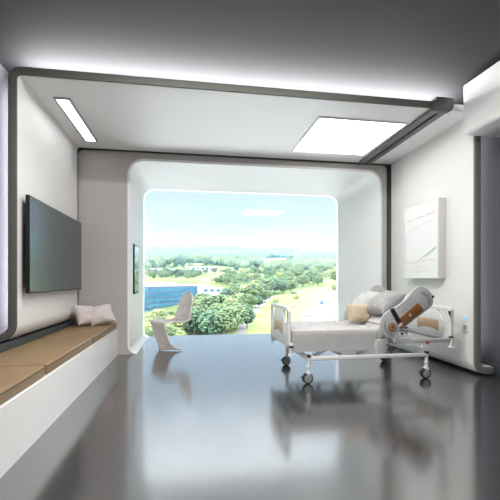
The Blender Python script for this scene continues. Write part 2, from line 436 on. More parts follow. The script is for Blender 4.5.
# ------------------------------------------------------------------ S-shaped moulded chair
def panton(loc, rz):
    root = thing('cantilever_chair', 'pale pink moulded S-shaped plastic chair standing by the window', 'chair', loc, rz)
    # centre line in (x forward, z), half width w, dish (curl of the edges)
    K = [(.200,.004,.245,-.24),(.202,.05,.242,-.13),(.205,.14,.236,-.05),(.212,.25,.235,-.02),(.224,.335,.237,-.005),(.235,.395,.238,.0),(.215,.432,.243,.01),(.10,.428,.240,.012),
         (-.05,.408,.240,.02),(-.17,.412,.238,.035),(-.232,.465,.232,.045),(-.258,.57,.225,.045),(-.278,.68,.205,.04),(-.298,.78,.165,.03),(-.310,.835,.115,.02),(-.315,.858,.05,.006)]
    pts = catmull([(k[0],k[1],k[2]) for k in K], 6); ds = catmull([(k[3],0,0) for k in K], 6)
    n = 16; bm = NB(); g = []
    for i, (p, d) in enumerate(zip(pts, ds)):
        a = pts[max(0,i-1)]; c = pts[min(len(pts)-1,i+1)]
        tx, tz = c.x-a.x, c.y-a.y; l = math.hypot(tx, tz) or 1; nx, nz = tz/l, -tx/l
        row = []
        for j in range(n+1):
            v = 2*j/n-1; q = d.x*abs(v)**2.2
            row.append(bm.verts.new((p.x+nx*q*1.0, v*p.z, p.y+nz*q*1.0)))
        g.append(row)
    for i in range(len(g)-1):
        for j in range(n): bm.faces.new((g[i][j],g[i+1][j],g[i+1][j+1],g[i][j+1]))
    for v in bm.verts: v.co.z = max(v.co.z, .006)
    bmesh.ops.solidify(bm, geom=bm.faces[:], thickness=.012)
    for v in bm.verts: v.co.z = max(v.co.z, .001)
    bmesh.ops.transform(bm, matrix=wm(root), verts=bm.verts[:])
    obj('shell', bm, M['chair'], root, 60)
    # rolled rim down both long edges
    for s in (0, n):
        r = NB(); tube(r, [wm(root) @ Vector((g_[0], g_[1], max(.010, g_[2]))) for g_ in [(q.x, (1 if s else -1)*q.z, 0) if False else ((pts[i].x + (pts[min(len(pts)-1,i+1)].y-pts[max(0,i-1)].y)/max(1e-6,math.hypot(pts[min(len(pts)-1,i+1)].x-pts[max(0,i-1)].x, pts[min(len(pts)-1,i+1)].y-pts[max(0,i-1)].y))*ds[i].x), (1 if s else -1)*pts[i].z, pts[i].y - (pts[min(len(pts)-1,i+1)].x-pts[max(0,i-1)].x)/max(1e-6,math.hypot(pts[min(len(pts)-1,i+1)].x-pts[max(0,i-1)].x, pts[min(len(pts)-1,i+1)].y-pts[max(0,i-1)].y))*ds[i].x) for i, q in enumerate(pts)]], .010, 8)
        obj('rolled_edge', r, M['chair'], root, 60)
    return root
panton((-.25,6.0,0), R(180+29))

# ------------------------------------------------------------------ hospital bed
Yn, Yf = 3.72, 4.58
YM = (Yn+Yf)/2
bed = thing('hospital_bed', 'white hospital bed on castors with raised backrest by the right wall', 'bed', (1.93,YM,0))
b = NB()
for y in (Yn, Yf): box(b, (1.20,y-.018,.235), (2.56,y+.018,.275), .006)
for x in (1.22, 2.54): box(b, (x-.018,Yn,.235), (x+.018,Yf,.275), .006)
obj('chassis', b, M['bedwhite'], bed)
for x in (1.22, 2.54):
    for y in (Yn, Yf):
        b = NB(); cyl(b, (x,y,.268), (x,y,.292), .024, bev=.004); obj('corner_cap', b, M['black'], bed, label='black corner cap')
        b = NB(); cyl(b, (x,y,.10), (x,y,.236), .017); cyl(b, (x,y,.165), (x,y,.185), .024, bev=.003); box(b, (x-.028,y-.024,.085), (x+.018,y+.024,.125), .010)
        c = obj('caster', b, M['bedwhite'], bed)
        b = NB(); cyl(b, (x-.012,y-.023,.056), (x-.012,y+.023,.056), .0555, n=32, bev=.008); obj('wheel', b, M['tyre'], c, label='dark rubber wheel')
        b = NB(); cyl(b, (x-.012,y-.026,.056), (x-.012,y+.026,.056), .041, n=28, bev=.003); obj('wheel_disc', b, M['hub'], c, label='grey wheel disc')
        b = NB(); box(b, (x-.085,y-.016,.066), (x-.045,y+.016,.076), .004); obj('brake_pedal', b, M['black'], c, label='black brake pedal')
        for s in (-1,1):
            pass
# lifting arms between chassis and deck
for x0, x1 in ((1.30,1.50),(1.62,1.44),(1.78,1.98),(2.16,1.98)):
    for y in (Yn+.10, Yf-.10):
        b = NB()
        d = Vector((x1-x0,0,.09)); n_ = Vector((-d.z,0,d.x)).normalized()*.018
        pr = [Vector((x0,0,.262)), Vector((x1,0,.352))]
        prism(b, [(pr[0].x-n_.x, pr[0].z-n_.z),(pr[1].x-n_.x, pr[1].z-n_.z),(pr[1].x+n_.x, pr[1].z+n_.z),(pr[0].x+n_.x, pr[0].z+n_.z)], y-.014, y+.014, bev=.003)
        obj('lift_arm', b, M['bedwhite'], bed)
b = NB()
for y in (Yn+.10, Yf-.10): box(b, (1.05,y-.016,.335), (2.10,y+.016,.372), .005)
for i in range(7): box(b, (1.08+.15*i,Yn+.10,.350), (1.13+.15*i,Yf-.10,.366), .004)
obj('deck_frame', b, M['bedwhite'], bed)
# head end frame with bumpers
b = NB()
for y in (Yn, Yf): box(b, (2.06,y-.017,.385), (2.86,y+.017,.428), .006)
box(b, (2.80,Yn,.388), (2.84,Yf,.425), .006); box(b, (2.06,Yn,.388), (2.10,Yf,.425), .006)
obj('head_frame', b, M['bedgrey'], bed)
for y in (Yn+.03, Yf-.03):
  b = NB(); prism(b, [(1.96,.26),(2.05,.26),(2.12,.38),(2.12,.43),(1.98,.43),(1.96,.37)], y-.03, y+.03, bev=.006)
  obj('pivot_block', b, M['bedgrey'], bed)
for y in (Yn, Yf):
    b = NB(); cyl(b, (2.835,y,.335), (2.835,y,.43), .022, bev=.003); cyl(b, (2.835,y,.326), (2.835,y,.337), .042, bev=.003); c = obj('bumper_post', b, M['bedwhite'], bed)
    b = NB(); cyl(b, (2.835,y,.428), (2.835,y,.446), .025, bev=.004); obj('post_cap', b, M['black'], c, label='black post cap')
    b = NB(); cyl(b, (1.035,y,.30), (1.035,y,.42), .018, bev=.003); cyl(b, (1.035,y,.292), (1.035,y,.303), .034, bev=.003); c = obj('bumper_post', b, M['bedwhite'], bed)
    b = NB(); cyl(b, (1.035,y,.372), (1.035,y,.392), .026, bev=.004); obj('post_cap', b, M['black'], c, label='black post cap')
# end boards
def end_board(name, x, up):
    b = NB()
    y0, y1, z0, z1 = Yn+.02, Yf-.02, up[0], up[1]
    o = rrect(y0, z0, y1, z1, .06)
    # frame built from strips so that the two grip openings stay open
    hz0, hz1 = z1-.165, z1-.045
    T = (x-.017, x+.017)
    prism(b, rrect(y0, z0, y1, hz0, .03), *T, axis='X', bev=.006)                # lower panel
    prism(b, [(y0+.0,hz0-.02)] + [(y0,hz1)] + arc(y0+.055,z1-.055,.055,180,90,5) + arc(y1-.055,z1-.055,.055,90,0,5) + [(y1,hz0-.02),(y1-.045,hz0-.02)] +
          arc(y1-.08,hz1-.035,.035,0,90,4) + arc(y0+.08,hz1-.035,.035,90,180,4) + [(y0+.045,hz0-.02)], *T, axis='X', bev=.006)   # top bow
    ym = (y0+y1)/2
    prism(b, [(ym-.27,hz0-.015),(ym-.17,hz1+.005),(ym+.17,hz1+.005),(ym+.27,hz0-.015)], *T, axis='X', bev=.006)    # middle web
    c = obj(name, b, M['bedwhite'], bed)
    b = NB()
    zt, zb = .602, .492
    w = [(ym-.205,zt-.006),(ym-.07,zt+.004),(ym+.07,zt+.004),(ym+.205,zt-.006),(ym+.205,zb-.022)] + [(ym+.205-.41*i/10, zb-.022+.036*math.sin(PI*i/10)) for i in range(1,10)] + [(ym-.205,zb-.022)]
    prism(b, w, x-.0205, x+.0205, axis='X', bev=.002)
    obj('wood_panel', b, M['bedwood'], c, label='light wood panel')
    for s in (-1,1):
        b = NB(); box(b, (x-.012,ym+s*.31-.035,hz1+.004), (x+.012,ym+s*.31+.035,hz1+.012), .003)
        obj('grip', b, M['grip'], c)
end_board('footboard', 1.02, (.375,.785))
end_board('headboard', 2.865, (.40,.768))
# mattress: flat part and raised back part
ca, sa = math.cos(R(36)), math.sin(R(36))
px, pz = 2.02, .392
def inc(s, t): return (px + s*ca - t*sa, pz + s*sa + t*ca)
b = NB()
prof = [(1.075,.385),(2.0,.385),inc(.02,0),inc(.68,0),inc(.695,.06),inc(.68,.115)] + [inc(.12,.135),(1.99,.525),(1.93,.525),(1.075,.525)]
prism(b, prof, Yn+.06, Yf-.06, bev=.018, seg=3); obj('mattress', b, M['mattress'], bed, 50)
b = NB(); prism(b, [inc(.0,-.022),inc(.72,-.022),inc(.72,-.004),inc(.0,-.004)], Yn+.07, Yf-.07, bev=.003); obj('backrest_deck', b, M['bedwhite'], bed)
for y in (Yn+.18, Yf-.18):
    b = NB(); a0 = inc(.50,-.02); cyl(b, (2.12,y,.40), (a0[0],y,a0[1]), .014); obj('backrest_strut', b, M['bedgrey'], bed)
# fitted sheet draped over the flat part: grid over the top with rumples, hanging down both long sides
def drape(x0, x1, ztop, hang, yn, yf, wr, seed, nx=70, ny=44):
    bm = NB(); g = []
    W = yf-yn; tot = W + 2*hang
    for i in range(nx+1):
        x = x0+(x1-x0)*i/nx; row = []
        for j in range(ny+1):
            s = -hang + tot*j/ny
            q = noise.noise(Vector((x*3+seed, s*4, seed)))*wr + noise.noise(Vector((x*9+s*5+seed, s*6-x*3, 2+seed)))*wr*.6
            rdg = abs(noise.noise(Vector((x*4-s*3+seed*2, s*5+x*2, 7))))
            q += wr*1.6*max(0, .12-rdg)/.12
            if s < 0:   y = yn - .004 - .004*noise.noise(Vector((x*7, s*3, seed))) - .02*min(1, -s/.03)*0.3; z = ztop+s
            elif s > W: y = yf + .004 + .02*min(1, (s-W)/.03)*.3; z = ztop-(s-W)
            else: y = yn+s; z = ztop + q*min(1, min(s, W-s)/.06+.15)
            if s < .025 and s > -.025: z -= .006
            row.append(bm.verts.new((x,y,z)))
        g.append(row)
    for i in range(nx):
        for j in range(ny): bm.faces.new((g[i][j],g[i+1][j],g[i+1][j+1],g[i][j+1]))
    # foot end closes down
    lo = [bm.verts.new((x0-.008, v.co.y, v.co.z-.15 if v.co.z > ztop-.05 else max(ztop-hang, v.co.z-.15))) for v in g[0]]
    for j in range(ny): bm.faces.new((g[0][j], g[0][j+1], lo[j+1], lo[j]))
    bmesh.ops.solidify(bm, geom=bm.faces[:], thickness=-.006)
    return bm
obj('sheet', drape(1.06,1.975,.545,.225,Yn+.045,Yf-.045,.012,4.2), M['sheet'], bed, 60)
b = NB()
prism(b, [inc(.13,.133),inc(.66,.115),inc(.66,.130),inc(.13,.150)], Yn+.05, Yf-.05, bev=.006); obj('backrest_sheet', b, M['palefab'], bed)

# side rail on the near side of the backrest
def siderail(yc, side):
    c36, s36 = math.cos(R(36)), math.sin(R(36))
    mt = Matrix(((c36,0,-s36,2.28),(0,1,0,yc),(s36,0,c36,.70),(0,0,0,1)))     # local x along rail, z across
    out = [(-.33,-.05),(-.32,.05),(-.27,.12),(-.20,.15),(-.12,.148),(-.03,.133),(.08,.133),(.16,.150),(.23,.162),(.30,.150),(.345,.085),(.36,.0),(.335,-.065),(.28,-.105),(.18,-.107),(-.15,-.095),(-.28,-.098)]
    pts = [(p.x,p.y) for p in catmull([(a,c,0) for a,c in out], 4, True)]
    b = NB(); prism(b, pts, -.014, .014, bev=.006, mat=mt)
    sr = obj('side_rail', b, M['bedgrey'], bed)
    e = side*.0145
    def flat(poly, d0, d1, name, m, lab=None, bev=.0015):
        b = NB(); prism(b, poly, min(side*d0, side*d1), max(side*d0, side*d1), bev=bev, mat=mt); return obj(name, b, m, sr, label=lab)
    flat([(-.13,.012),(.165,.022),(.178,.012),(.182,-.07),(.172,-.081),(-.148,-.084)], .013, .019, 'wood_insert', M['brownwood'], 'brown wood insert')
    flat(rrect(.01,-.045,.035,-.015,.004), .0185, .0205, 'insert_mark', M['bedgrey'], 'pale square mark on the wood')
    flat([(-.127,.158),(-.083,.146),(-.098,-.03),(-.147,-.03)], .013, .022, 'strap', M['black'], 'black strap')
    flat([(-.145,-.03),(-.10,-.03),(-.106,-.06),(-.149,-.06)], .013, .021, 'strap_tab', M['bedwhite'], 'pale end tab of the strap')
    flat(rrect(-.137,-.030,-.110,-.012,.004), .021, .0235, 'strap_button', M['red'], 'red button')
    rc = mt @ Vector((-.215,side*.0135,-.012))
    b = NB(); cyl(b, (rc.x,yc+side*.012,rc.z), (rc.x,yc+side*.018,rc.z), .044, n=32, bev=.002); obj('dial', b, M['brownwood'], sr, label='round brown dial')
    b = NB(); torus(b, (rc.x,yc+side*.018,rc.z), .026, .0035); obj('dial_ring', b, M['bedwood'], sr)
    # grip slots at both ends
    flat([(p.x,p.y) for p in catmull([(.262,.085,0),(.30,.075,0),(.325,.01,0),(.30,-.055,0),(.262,-.05,0),(.285,.01,0)], 4, True)], .013, .0165, 'grip_slot', M['grip'], 'grey grip slot')
    flat([(p.x,p.y) for p in catmull([(-.225,.10,0),(-.275,.07,0),(-.30,.0,0),(-.275,-.075,0),(-.25,-.06,0),(-.268,.0,0),(-.25,.06,0)], 4, True)], .013, .0165, 'grip_slot', M['grip'], 'grey grip slot')
    for k, (s0, s1, t0) in enumerate(((-.05,.16,.108),(-.02,.15,.078),(-.04,.05,.050),(.08,.17,.052))):
        flat(rrect(s0,t0-.004,s1,t0+.004,.0035), .013, .0155, 'groove', M['grip'])
    kb = mt @ Vector((.352,0,-.03)); b = NB(); cyl(b, (kb.x,yc-.02,kb.z), (kb.x,yc+.02,kb.z), .014, bev=.003); obj('end_knob', b, M['black'], sr, label='black end knob')
    b = NB(); a0 = mt @ Vector((-.20,0,-.08)); box(b, (a0.x-.03,yc-.012,.40), (a0.x+.03,yc+.012,a0.z+.02), .006); obj('rail_bracket', b, M['bedgrey'], sr)
siderail(Yn-.035, -1)
siderail(Yf+.035, 1)
# hand control hanging below the side rail with its coiled cable
b = NB(); box(b, (2.13,Yn-.035,.462), (2.30,Yn-.012,.484), .006); c = obj('release_lever', b, M['bedwhite'], bed)
b = NB(); cyl(b, (2.235,Yn-.03,.482), (2.235,Yn-.03,.502), .014, bev=.003); obj('lever_knob', b, M['black'], c, label='black lever knob')
b = NB(); tube(b, catmull([(2.29,Yn-.025,.47),(2.34,Yn-.03,.45),(2.36,Yn-.03,.40),(2.42,Yn-.03,.35),(2.47,Yn-.025,.335),(2.48,Yn,.37)], 6), .006, 8); obj('cable', b, M['bedwhite'], bed)
b = NB(); cyl(b, (2.535,Yn-.026,.385), (2.535,Yn-.016,.385), .013, bev=.002); cyl(b, (2.56,Yn-.026,.39), (2.56,Yn-.016,.39), .009, bev=.002); obj('release_button', b, M['red'], bed, label='red release button')

# pillows on the bed
def bed_pillow(lb, c, w, h, th, mtl, ax, ay, sd, group=None, name='pillow', cat='pillow', p=2.4, pinch=.08):
    b = NB(); pillow(b, w, h, th, frame_mat(c, ax, ay), seed=sd, wr=.010 if p < 3 else .004, p=p, pinch=pinch)
    o = obj(name, b, mtl, smooth=70); tag(rebase(o, c), lb, cat, group)
ps = (ca,0,sa)
q = inc(.39,.225); bed_pillow('light grey pillow on the raised backrest behind the side rail', (q[0],YM-.17,q[1]), .37, .36, .21, M['greyfab'], (ca*.97,.12,sa*.97), (-.1,1,0), 2.2, 'pillows on the bed')
q = inc(.34,.245); bed_pillow('paler grey pillow on the far side of the backrest next to the window', (q[0],YM+.20,q[1]), .38, .36, .19, M['palefab'], ps, (0,1,0), 5.1, 'pillows on the bed')
bed_pillow('small sand-yellow cushion standing on the white sheet', (1.955,YM-.02,.672), .32, .215, .15, M['yellowfab'], (.95,.30,-.04), (-.30,.1,.9), 1.4, None, 'throw_cushion', 'cushion', p=3.2, pinch=.03)

# ------------------------------------------------------------------ the land beyond the window
TILT, DROP = .082, 30.0
FPX, YH, AZ = 378.0, 281.0, math.atan(62/378)
def gz(y): return 1.05 - DROP + TILT*y
def G(px, py, dz=0.0):
    """point on the rising ground seen at that spot of the view"""
    u = (px-250)/FPX; rx = math.sin(AZ)+u*math.cos(AZ); ry = math.cos(AZ)-u*math.sin(AZ)
    k = DROP/((py-YH)/FPX + TILT*ry)
    return Vector((rx*k, ry*k, gz(ry*k)+dz))

def ground_material():
    m = mat('meadow_ground', (.2,.25,.1), 1.0, spec=.1); nt = m.node_tree; L = nt.links.new; b = nt.nodes['Principled BSDF']
    mp = [n for n in nt.nodes if n.type == 'MAPPING'][0]
    n1 = nt.nodes.new('ShaderNodeTexNoise'); n1.inputs['Scale'].default_value = .012; n1.inputs['Detail'].default_value = 6
    n2 = nt.nodes.new('ShaderNodeTexNoise'); n2.inputs['Scale'].default_value = .35; n2.inputs['Detail'].default_value = 5
    L(mp.outputs[0], n1.inputs['Vector']); L(mp.outputs[0], n2.inputs['Vector'])
    r = nt.nodes.new('ShaderNodeValToRGB'); e = r.color_ramp.elements
    e[0].position = .35; e[0].color = (.07,.11,.04,1); e[1].position = .7; e[1].color = (.25,.27,.13,1)
    x = e.new(.52); x.color = (.16,.21,.08,1)
    L(n1.outputs['Fac'], r.inputs[0])
    mx = nt.nodes.new('ShaderNodeMixRGB'); mx.blend_type = 'OVERLAY'; mx.inputs[0].default_value = .5
    L(r.outputs[0], mx.inputs[1]); L(n2.outputs['Fac'], mx.inputs[2]); L(mx.outputs[0], b.inputs['Base Color'])
    return m
M['ground'] = ground_material()
M['lawn'] = mat('mown_grass', (.22,.27,.10), 1.0, spec=.1, var=.22, vscale=.12)
M['road'] = mat('pale_asphalt', (.15,.15,.175), 1.0, spec=.1, var=.06, vscale=.2)
M['concrete'] = mat('pale_concrete', (.24,.235,.23), 1.0, spec=.1, var=.06, vscale=.2)
M['bounce'] = mat('pale_bounce_membrane', (.74,.75,.76), .85, var=.04, vscale=.15)
M['roofwhite'] = mat('white_roof_membrane', (.42,.45,.50), .8, var=.05, vscale=.15)
M['bglass'] = mat('blue_facade_glass', (.025,.11,.18), .15, ior=1.6, var=.35, vscale=.5)
M['bdark'] = mat('dark_blue_spandrel', (.015,.05,.095), .4, var=.2, vscale=.5)
facade_lines(M['bglass'])
M['farwhite'] = mat('pale_render', (.38,.375,.37), .8, var=.05, vscale=.3)
M['trunk'] = mat('bark', (.10,.07,.045), .9, var=.2, vscale=3)
M['leafA'] = mat('leaf_green', (.10,.15,.065), .8, var=.55, vscale=.55)
M['leafB'] = mat('leaf_yellow_green', (.22,.26,.11), .8, var=.5, vscale=.55)
M['leafC'] = mat('leaf_dark_green', (.055,.105,.06), .8, var=.5, vscale=.55)
M['leafD'] = mat('leaf_forest_green', (.07,.105,.05), .85, var=.75, vscale=.035)
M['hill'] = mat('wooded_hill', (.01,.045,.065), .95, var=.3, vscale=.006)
M['carW'] = mat('white_car_paint', (.75,.75,.76), .25, var=.01, coat=.5)
M['carB'] = mat('blue_grey_car_paint', (.10,.16,.26), .25, var=.01, coat=.5)
M['carR'] = mat('dark_car_paint', (.05,.05,.06), .25, var=.01, coat=.5)

bm = NB(); vs = []
ys = [14,40,80,120,180,260,380,560,800,1200,1800,2700,4200]
for y in ys: vs.append([bm.verts.new((x*y*1.3+.0, y, gz(y))) for x in (-1,-.5,0,.5,1)])
for i in range(len(ys)-1):
    for j in range(4): bm.faces.new((vs[i][j],vs[i][j+1],vs[i+1][j+1],vs[i+1][j]))
o = struct('ground', bm, M['ground'], 0)
def patch(name, pix, m, dz, label, cat):
    bm = NB(); P = [G(x, y) for x, y in pix]
    prism(bm, [(p.x,p.y) for p in P], 0, .1, axis='Z')
    for v in bm.verts: v.co.z += gz(v.co.y)+dz
    o = obj(name, bm, m, None, 0)
    o['kind'] = 'structure'
    return o
patch('lawn', [(225,348),(246,312),(262,300),(290,291),(335,286),(352,296),(330,318),(300,348)], M['lawn'], .05, 'bright mown meadow in the lower right of the view', 'lawn')
patch('lawn', [(196,279),(214,275),(242,275),(240,282),(206,283)], M['lawn'], .05, 'small bright lawn behind the blue office building', 'lawn')
patch('lawn', [(255,261),(275,258),(300,262),(285,268),(262,267)], M['lawn'], .05, 'distant pale field among the forest on the right', 'lawn')
patch('road', [(268,352),(290,330),(312,308),(332,290),(350,277),(362,280),(350,300),(332,322),(318,352)], M['road'], .14, 'wide pale road climbing along the right side of the view', 'road')
patch('footpath', [(228,350),(241,325),(256,306),(270,295),(273,297),(260,309),(247,328),(238,350)], M['concrete'], .13, 'thin pale footpath running diagonally across the meadow', 'path')
patch('street', [(138,273.2),(195,272),(240,269.6),(285,266),(285,267),(240,271),(195,273.6),(138,275)], M['road'], .12, 'pale street beyond the blue office building', 'street')
patch('car_park', [(197,301),(198,283),(234,292),(226,304),(212,304)], M['concrete'], .10, 'white concrete yard to the right of the blue office building', 'yard')

# unseen pale slab added below the window to bounce daylight into the niche
b = NB(); box(b, (-26,YG+.3,-11), (30,52,-10), .05); o = obj('bounce_slab', b, M['bounce'], None, 0); o['kind'] = 'structure'
# blue office block
a, c = G(140,313), G(197.5,300.5)
d = (c-a); d.z = 0; L_ = d.length; d.normalize(); nrm = Vector((-d.y, d.x, 0))
if nrm.y < 0: nrm = -nrm
zb = min(a.z, c.z)-1.0; Hh = c.z + 9.3 - zb
bld = thing('office_building', 'long blue glass office building with a white roof left of the trees', 'building', (a.x, a.y, zb), math.atan2(d.y, d.x))
wb = wm(bld)
DEP = 42.0
b = NB(); box(b, (-12,0,0), (L_,DEP,Hh-.5), mat=wb); obj('body', b, M['bdark'], bld, label='dark blue spandrel bands')
b = NB(); box(b, (-12.4,-.4,Hh-.5), (L_+.4,DEP+.4,Hh), .1, mat=wb); obj('roof', b, M['roofwhite'], bld, label='flat white roof')
nb = 5; fh = (Hh-1.2)/nb
for i in range(nb):
    b = NB(); box(b, (-11.8,-.14,.5+fh*i), (L_-.2,-.02,.5+fh*i+fh*.62), mat=wb); w = obj('window_band', b, M['bglass'], bld, label='blue glass window band')
for k in range(4):
    b = NB(); box(b, (4+14*k,14,Hh), (8+14*k,19,Hh+1.4), .1, mat=wb); obj('roof_vent', b, M['farwhite'], bld)
def block(name, px, py, w, dep, h, rz, m, label, n_win=5, roof=None):
    p = G(px, py); t = thing(name, label, 'building', p, R(rz)); wb = wm(t)
    b = NB(); box(b, (-w/2,0,-3), (w/2,dep,h-.4), mat=wb); obj('wall', b, m, t)
    b = NB(); box(b, (-w/2-.3,-.3,h-.4), (w/2+.3,dep+.3,h), mat=wb); obj('roof', b, roof or M['roofwhite'], t)
    for i in range(n_win):
        b = NB(); x = -w/2+w*(i+.5)/n_win; box(b, (x-w*.3/n_win,-.06,h*.25), (x+w*.3/n_win,-.005,h*.7), mat=wb); obj('window', b, M['bglass'], t)
block('pavilion', 212, 293, 13, 16, 3.6, -8, M['farwhite'], 'low white flat-roofed building right of the blue office', 3)
block('kiosk', 208, 300.5, 3.2, 3.0, 2.4, -8, mat('blue_panel', (.10,.22,.42), .6, var=.05), 'small blue kiosk in the white yard', 2)
block('warehouse', 176, 273.5, 60, 25, 6, 4, M['farwhite'], 'long white warehouse behind the blue office building', 8)
block('villa', 152, 273, 24, 14, 6, 0, mat('tan_render', (.55,.45,.36), .8, var=.05), 'tan house at the left edge of the far view', 4)
block('school', 252, 262, 90, 40, 9, -6, M['farwhite'], 'long pale building deep among the distant trees', 8)
block('hall', 205, 270.5, 40, 20, 6, 6, M['farwhite'], 'pale hall beside the street before the forest', 6)

# cars
def car(px, py, rz, paint, label):
    p = G(px, py, .16); t = thing('car', label, 'car', p, R(rz), 'cars on the far road'); W = wm(t) @ Matrix.Rotation(math.atan(TILT)*math.sin(R(rz)), 4, 'Y')
    b = NB(); prism(b, [(-2.2,.3),(2.2,.3),(2.2,.75),(1.3,.92),(-2.15,.95)], -.88, .88, bev=.08, mat=W); obj('body', b, paint, t)
    b = NB(); prism(b, [(-1.9,.93),(.95,.93),(.35,1.42),(-1.4,1.42)], -.78, .78, bev=.06, mat=W); obj('cabin', b, M['bglass'], t)
    for x in (-1.35,1.35):
        for s in (-.8,.8):
            b = NB(); cyl(b, (x,s-.1,.32), (x,s+.1,.32), .32, n=14); bmesh.ops.transform(b, matrix=W, verts=b.verts[:]); obj('wheel', b, M['tyre'], t)
for args in ((309,316,64,M['carW'],'white car lowest on the pale road at right'), (322,304,62,M['carB'],'blue-grey car halfway up the pale road'), (331,295,60,M['carW'],'white car further up the pale road at right'),
             (341,288,58,M['carR'],'dark car highest on the pale road at right'), (294,294,10,M['carB'],'blue-grey car parked by the meadow edge'), (301,292.5,10,M['carW'],'white car parked at the meadow edge'),
             (218,299,-8,M['carW'],'white car parked in the yard beside the blue office')): car(*args)

# trees -------------------------------------------------------------
def blob_arrays(sub):
    t = NB(); bmesh.ops.create_icosphere(t, subdivisions=sub, radius=1.0)
    v = np.array([x.co[:] for x in t.verts]); f = np.array([[q.index for q in x.verts] for x in t.faces]); t.free(); return v, f
BV, BF = blob_arrays(2); SV, SF = blob_arrays(1)
rng = np.random.default_rng(3)
def clumps(cs, rs, V, F, jit=.22):
    vv = []; ff = []; o = 0
    for c, r in zip(cs, rs):
        a = rng.uniform(0, 6.28); ro = np.array([[math.cos(a),-math.sin(a),0],[math.sin(a),math.cos(a),0],[0,0,1]])
        v = (V*(1+rng.uniform(-jit,jit,(len(V),1))))@ro.T*np.array(r)+np.array(c)
        vv.append(v); ff.append(F+o); o += len(V)
    return np.concatenate(vv), np.concatenate(ff)
def raw_mesh(name, v, f, m):
    me = bpy.data.meshes.new(name); me.vertices.add(len(v)); me.vertices.foreach_set('co', v.astype(np.float32).ravel())
    me.loops.add(len(f)*3); me.loops.foreach_set('vertex_index', f.astype(np.int32).ravel())
    me.polygons.add(len(f)); me.polygons.foreach_set('loop_start', np.arange(0, len(f)*3, 3, dtype=np.int32)); me.polygons.foreach_set('loop_total', np.full(len(f), 3, dtype=np.int32))
    me.update(); me.validate(); me.materials.append(m)
    return me
def tree_proto(name, leaf, label, n, hgt, wid, big):
    root = thing(name, label, 'tree', (0,0,0), 0, 'trees in the valley')
    cs = []; rs = []
    for _ in range(n):
        u = rng.normal(size=3); u /= np.linalg.norm(u); rr = rng.uniform(.45,1)**.5
        z = hgt*.60 + u[2]*hgt*.36*rr; w = wid*.5*rr*(1.0 if big else 1-.55*max(0,(z-hgt*.5)/(hgt*.5)))
        cs.append((u[0]*w, u[1]*w, z)); s = rng.uniform(.030,.068)*hgt; rs.append((s*1.1, s*1.1, s*.8))
    v, f = clumps(cs, rs, SV, SF, .35)
    o = bpy.data.objects.new('crown', raw_mesh('crown', v, f, leaf)); COL.objects.link(o); o.parent = root
    b = NB(); cyl(b, (0,0,-.6), (0,0,hgt*.45), hgt*.03, hgt*.018, 8)
    for k in range(3):
        a = k*2.1; cyl(b, (0,0,hgt*.32), (math.cos(a)*wid*.25,math.sin(a)*wid*.25,hgt*.6), hgt*.014, hgt*.008, 6)
    obj('trunk', b, M['trunk'], root)
    return root
LB = ['full round green tree standing in the valley beyond the window', 'pale yellow-green tree standing in the valley beyond the window', 'dark green narrow tree standing in the valley beyond the window']
protos = [tree_proto('broadleaf_tree', M['leafA'], LB[0], 330, 9.0, 9.0, True), tree_proto('pale_tree', M['leafB'], LB[1], 300, 8.0, 8.0, True), tree_proto('dark_tree', M['leafC'], LB[2], 260, 10.0, 6.5, True)]
used = [False]*3; ntree = 0
GRP = ['round green trees in the valley', 'pale trees in the valley', 'dark trees in the valley']
def plant(p, kind, s):
    global ntree
    rz = random.uniform(0,6.28); sc = (s*random.uniform(.9,1.12), s*random.uniform(.9,1.12), s*random.uniform(.88,1.12))
    if used[kind]: r = dup(protos[kind], p, rz, sc)
    else:
        r = protos[kind]; r.location = p; r.rotation_euler = (0,0,rz); r.scale = sc; used[kind] = True
    r['group'] = GRP[kind]; ntree += 1
spots = []
def inpoly(x, y, P):
    c = False; j = len(P)-1
    for i in range(len(P)):
        if (P[i][1] > y) != (P[j][1] > y) and x < (P[j][0]-P[i][0])*(y-P[i][1])/(P[j][1]-P[i][1])+P[i][0]: c = not c
        j = i
    return c
# open ground that stays free of trees (in view angles), and the wooded areas with their tree size
OPEN = [[(140,314),(140,280),(198,279.5),(200,301)], [(197,301),(197,282),(231,287),(236,296),(226,304),(212,304)], [(196,279),(206,274.5),(240,274),(238,281),(206,282.5)],
        [(138,274.3),(138,271.5),(195,270.5),(240,268.5),(290,265),(290,267.5),(240,271.5),(195,274)], [(255,261),(275,258),(300,262),(285,268),(262,267)],
        [(226,350),(243,318),(262,301),(275,297),(332,284),(360,275),(370,290),(330,352)]]
WOOD = [([(190,340),(191,322),(204,312),(230,312),(240,322),(236,332),(222,342)], 34, 1.05, (0,0,0,2,1)),          # big clump by the chair
        ([(138,344),(138,326),(160,322),(186,324),(186,344)], 30, .62, (1,1,0)),                                      # pale trees below the office
        ([(228,300),(222,285),(242,266),(300,266),(318,284),(296,291),(262,300),(244,312)], 90, 1.05, (0,0,2,1)),   # wood in the middle
        ([(296,286),(300,262),(360,262),(360,276),(330,286)], 46, 1.15, (0,1,1,0)),                                  # pale wood on the right
        ([(142,277),(142,272),(240,266),(250,270),(215,277)], 22, .8, (0,2,1)),
        ([(138,281.5),(138,275.5),(197,274.5),(197,280.5)], 34, .75, (0,2,0)), ([(200,281),(204,274.5),(246,273),(243,282)], 22, .75, (0,1,0)),
        ([(232,286),(205,283),(240,281),(245,285)], 10, .7, (1,0)),
        ([(138,271),(138,262),(245,258),(245,266)], 40, 1.2, (0,2,2,1)), ]
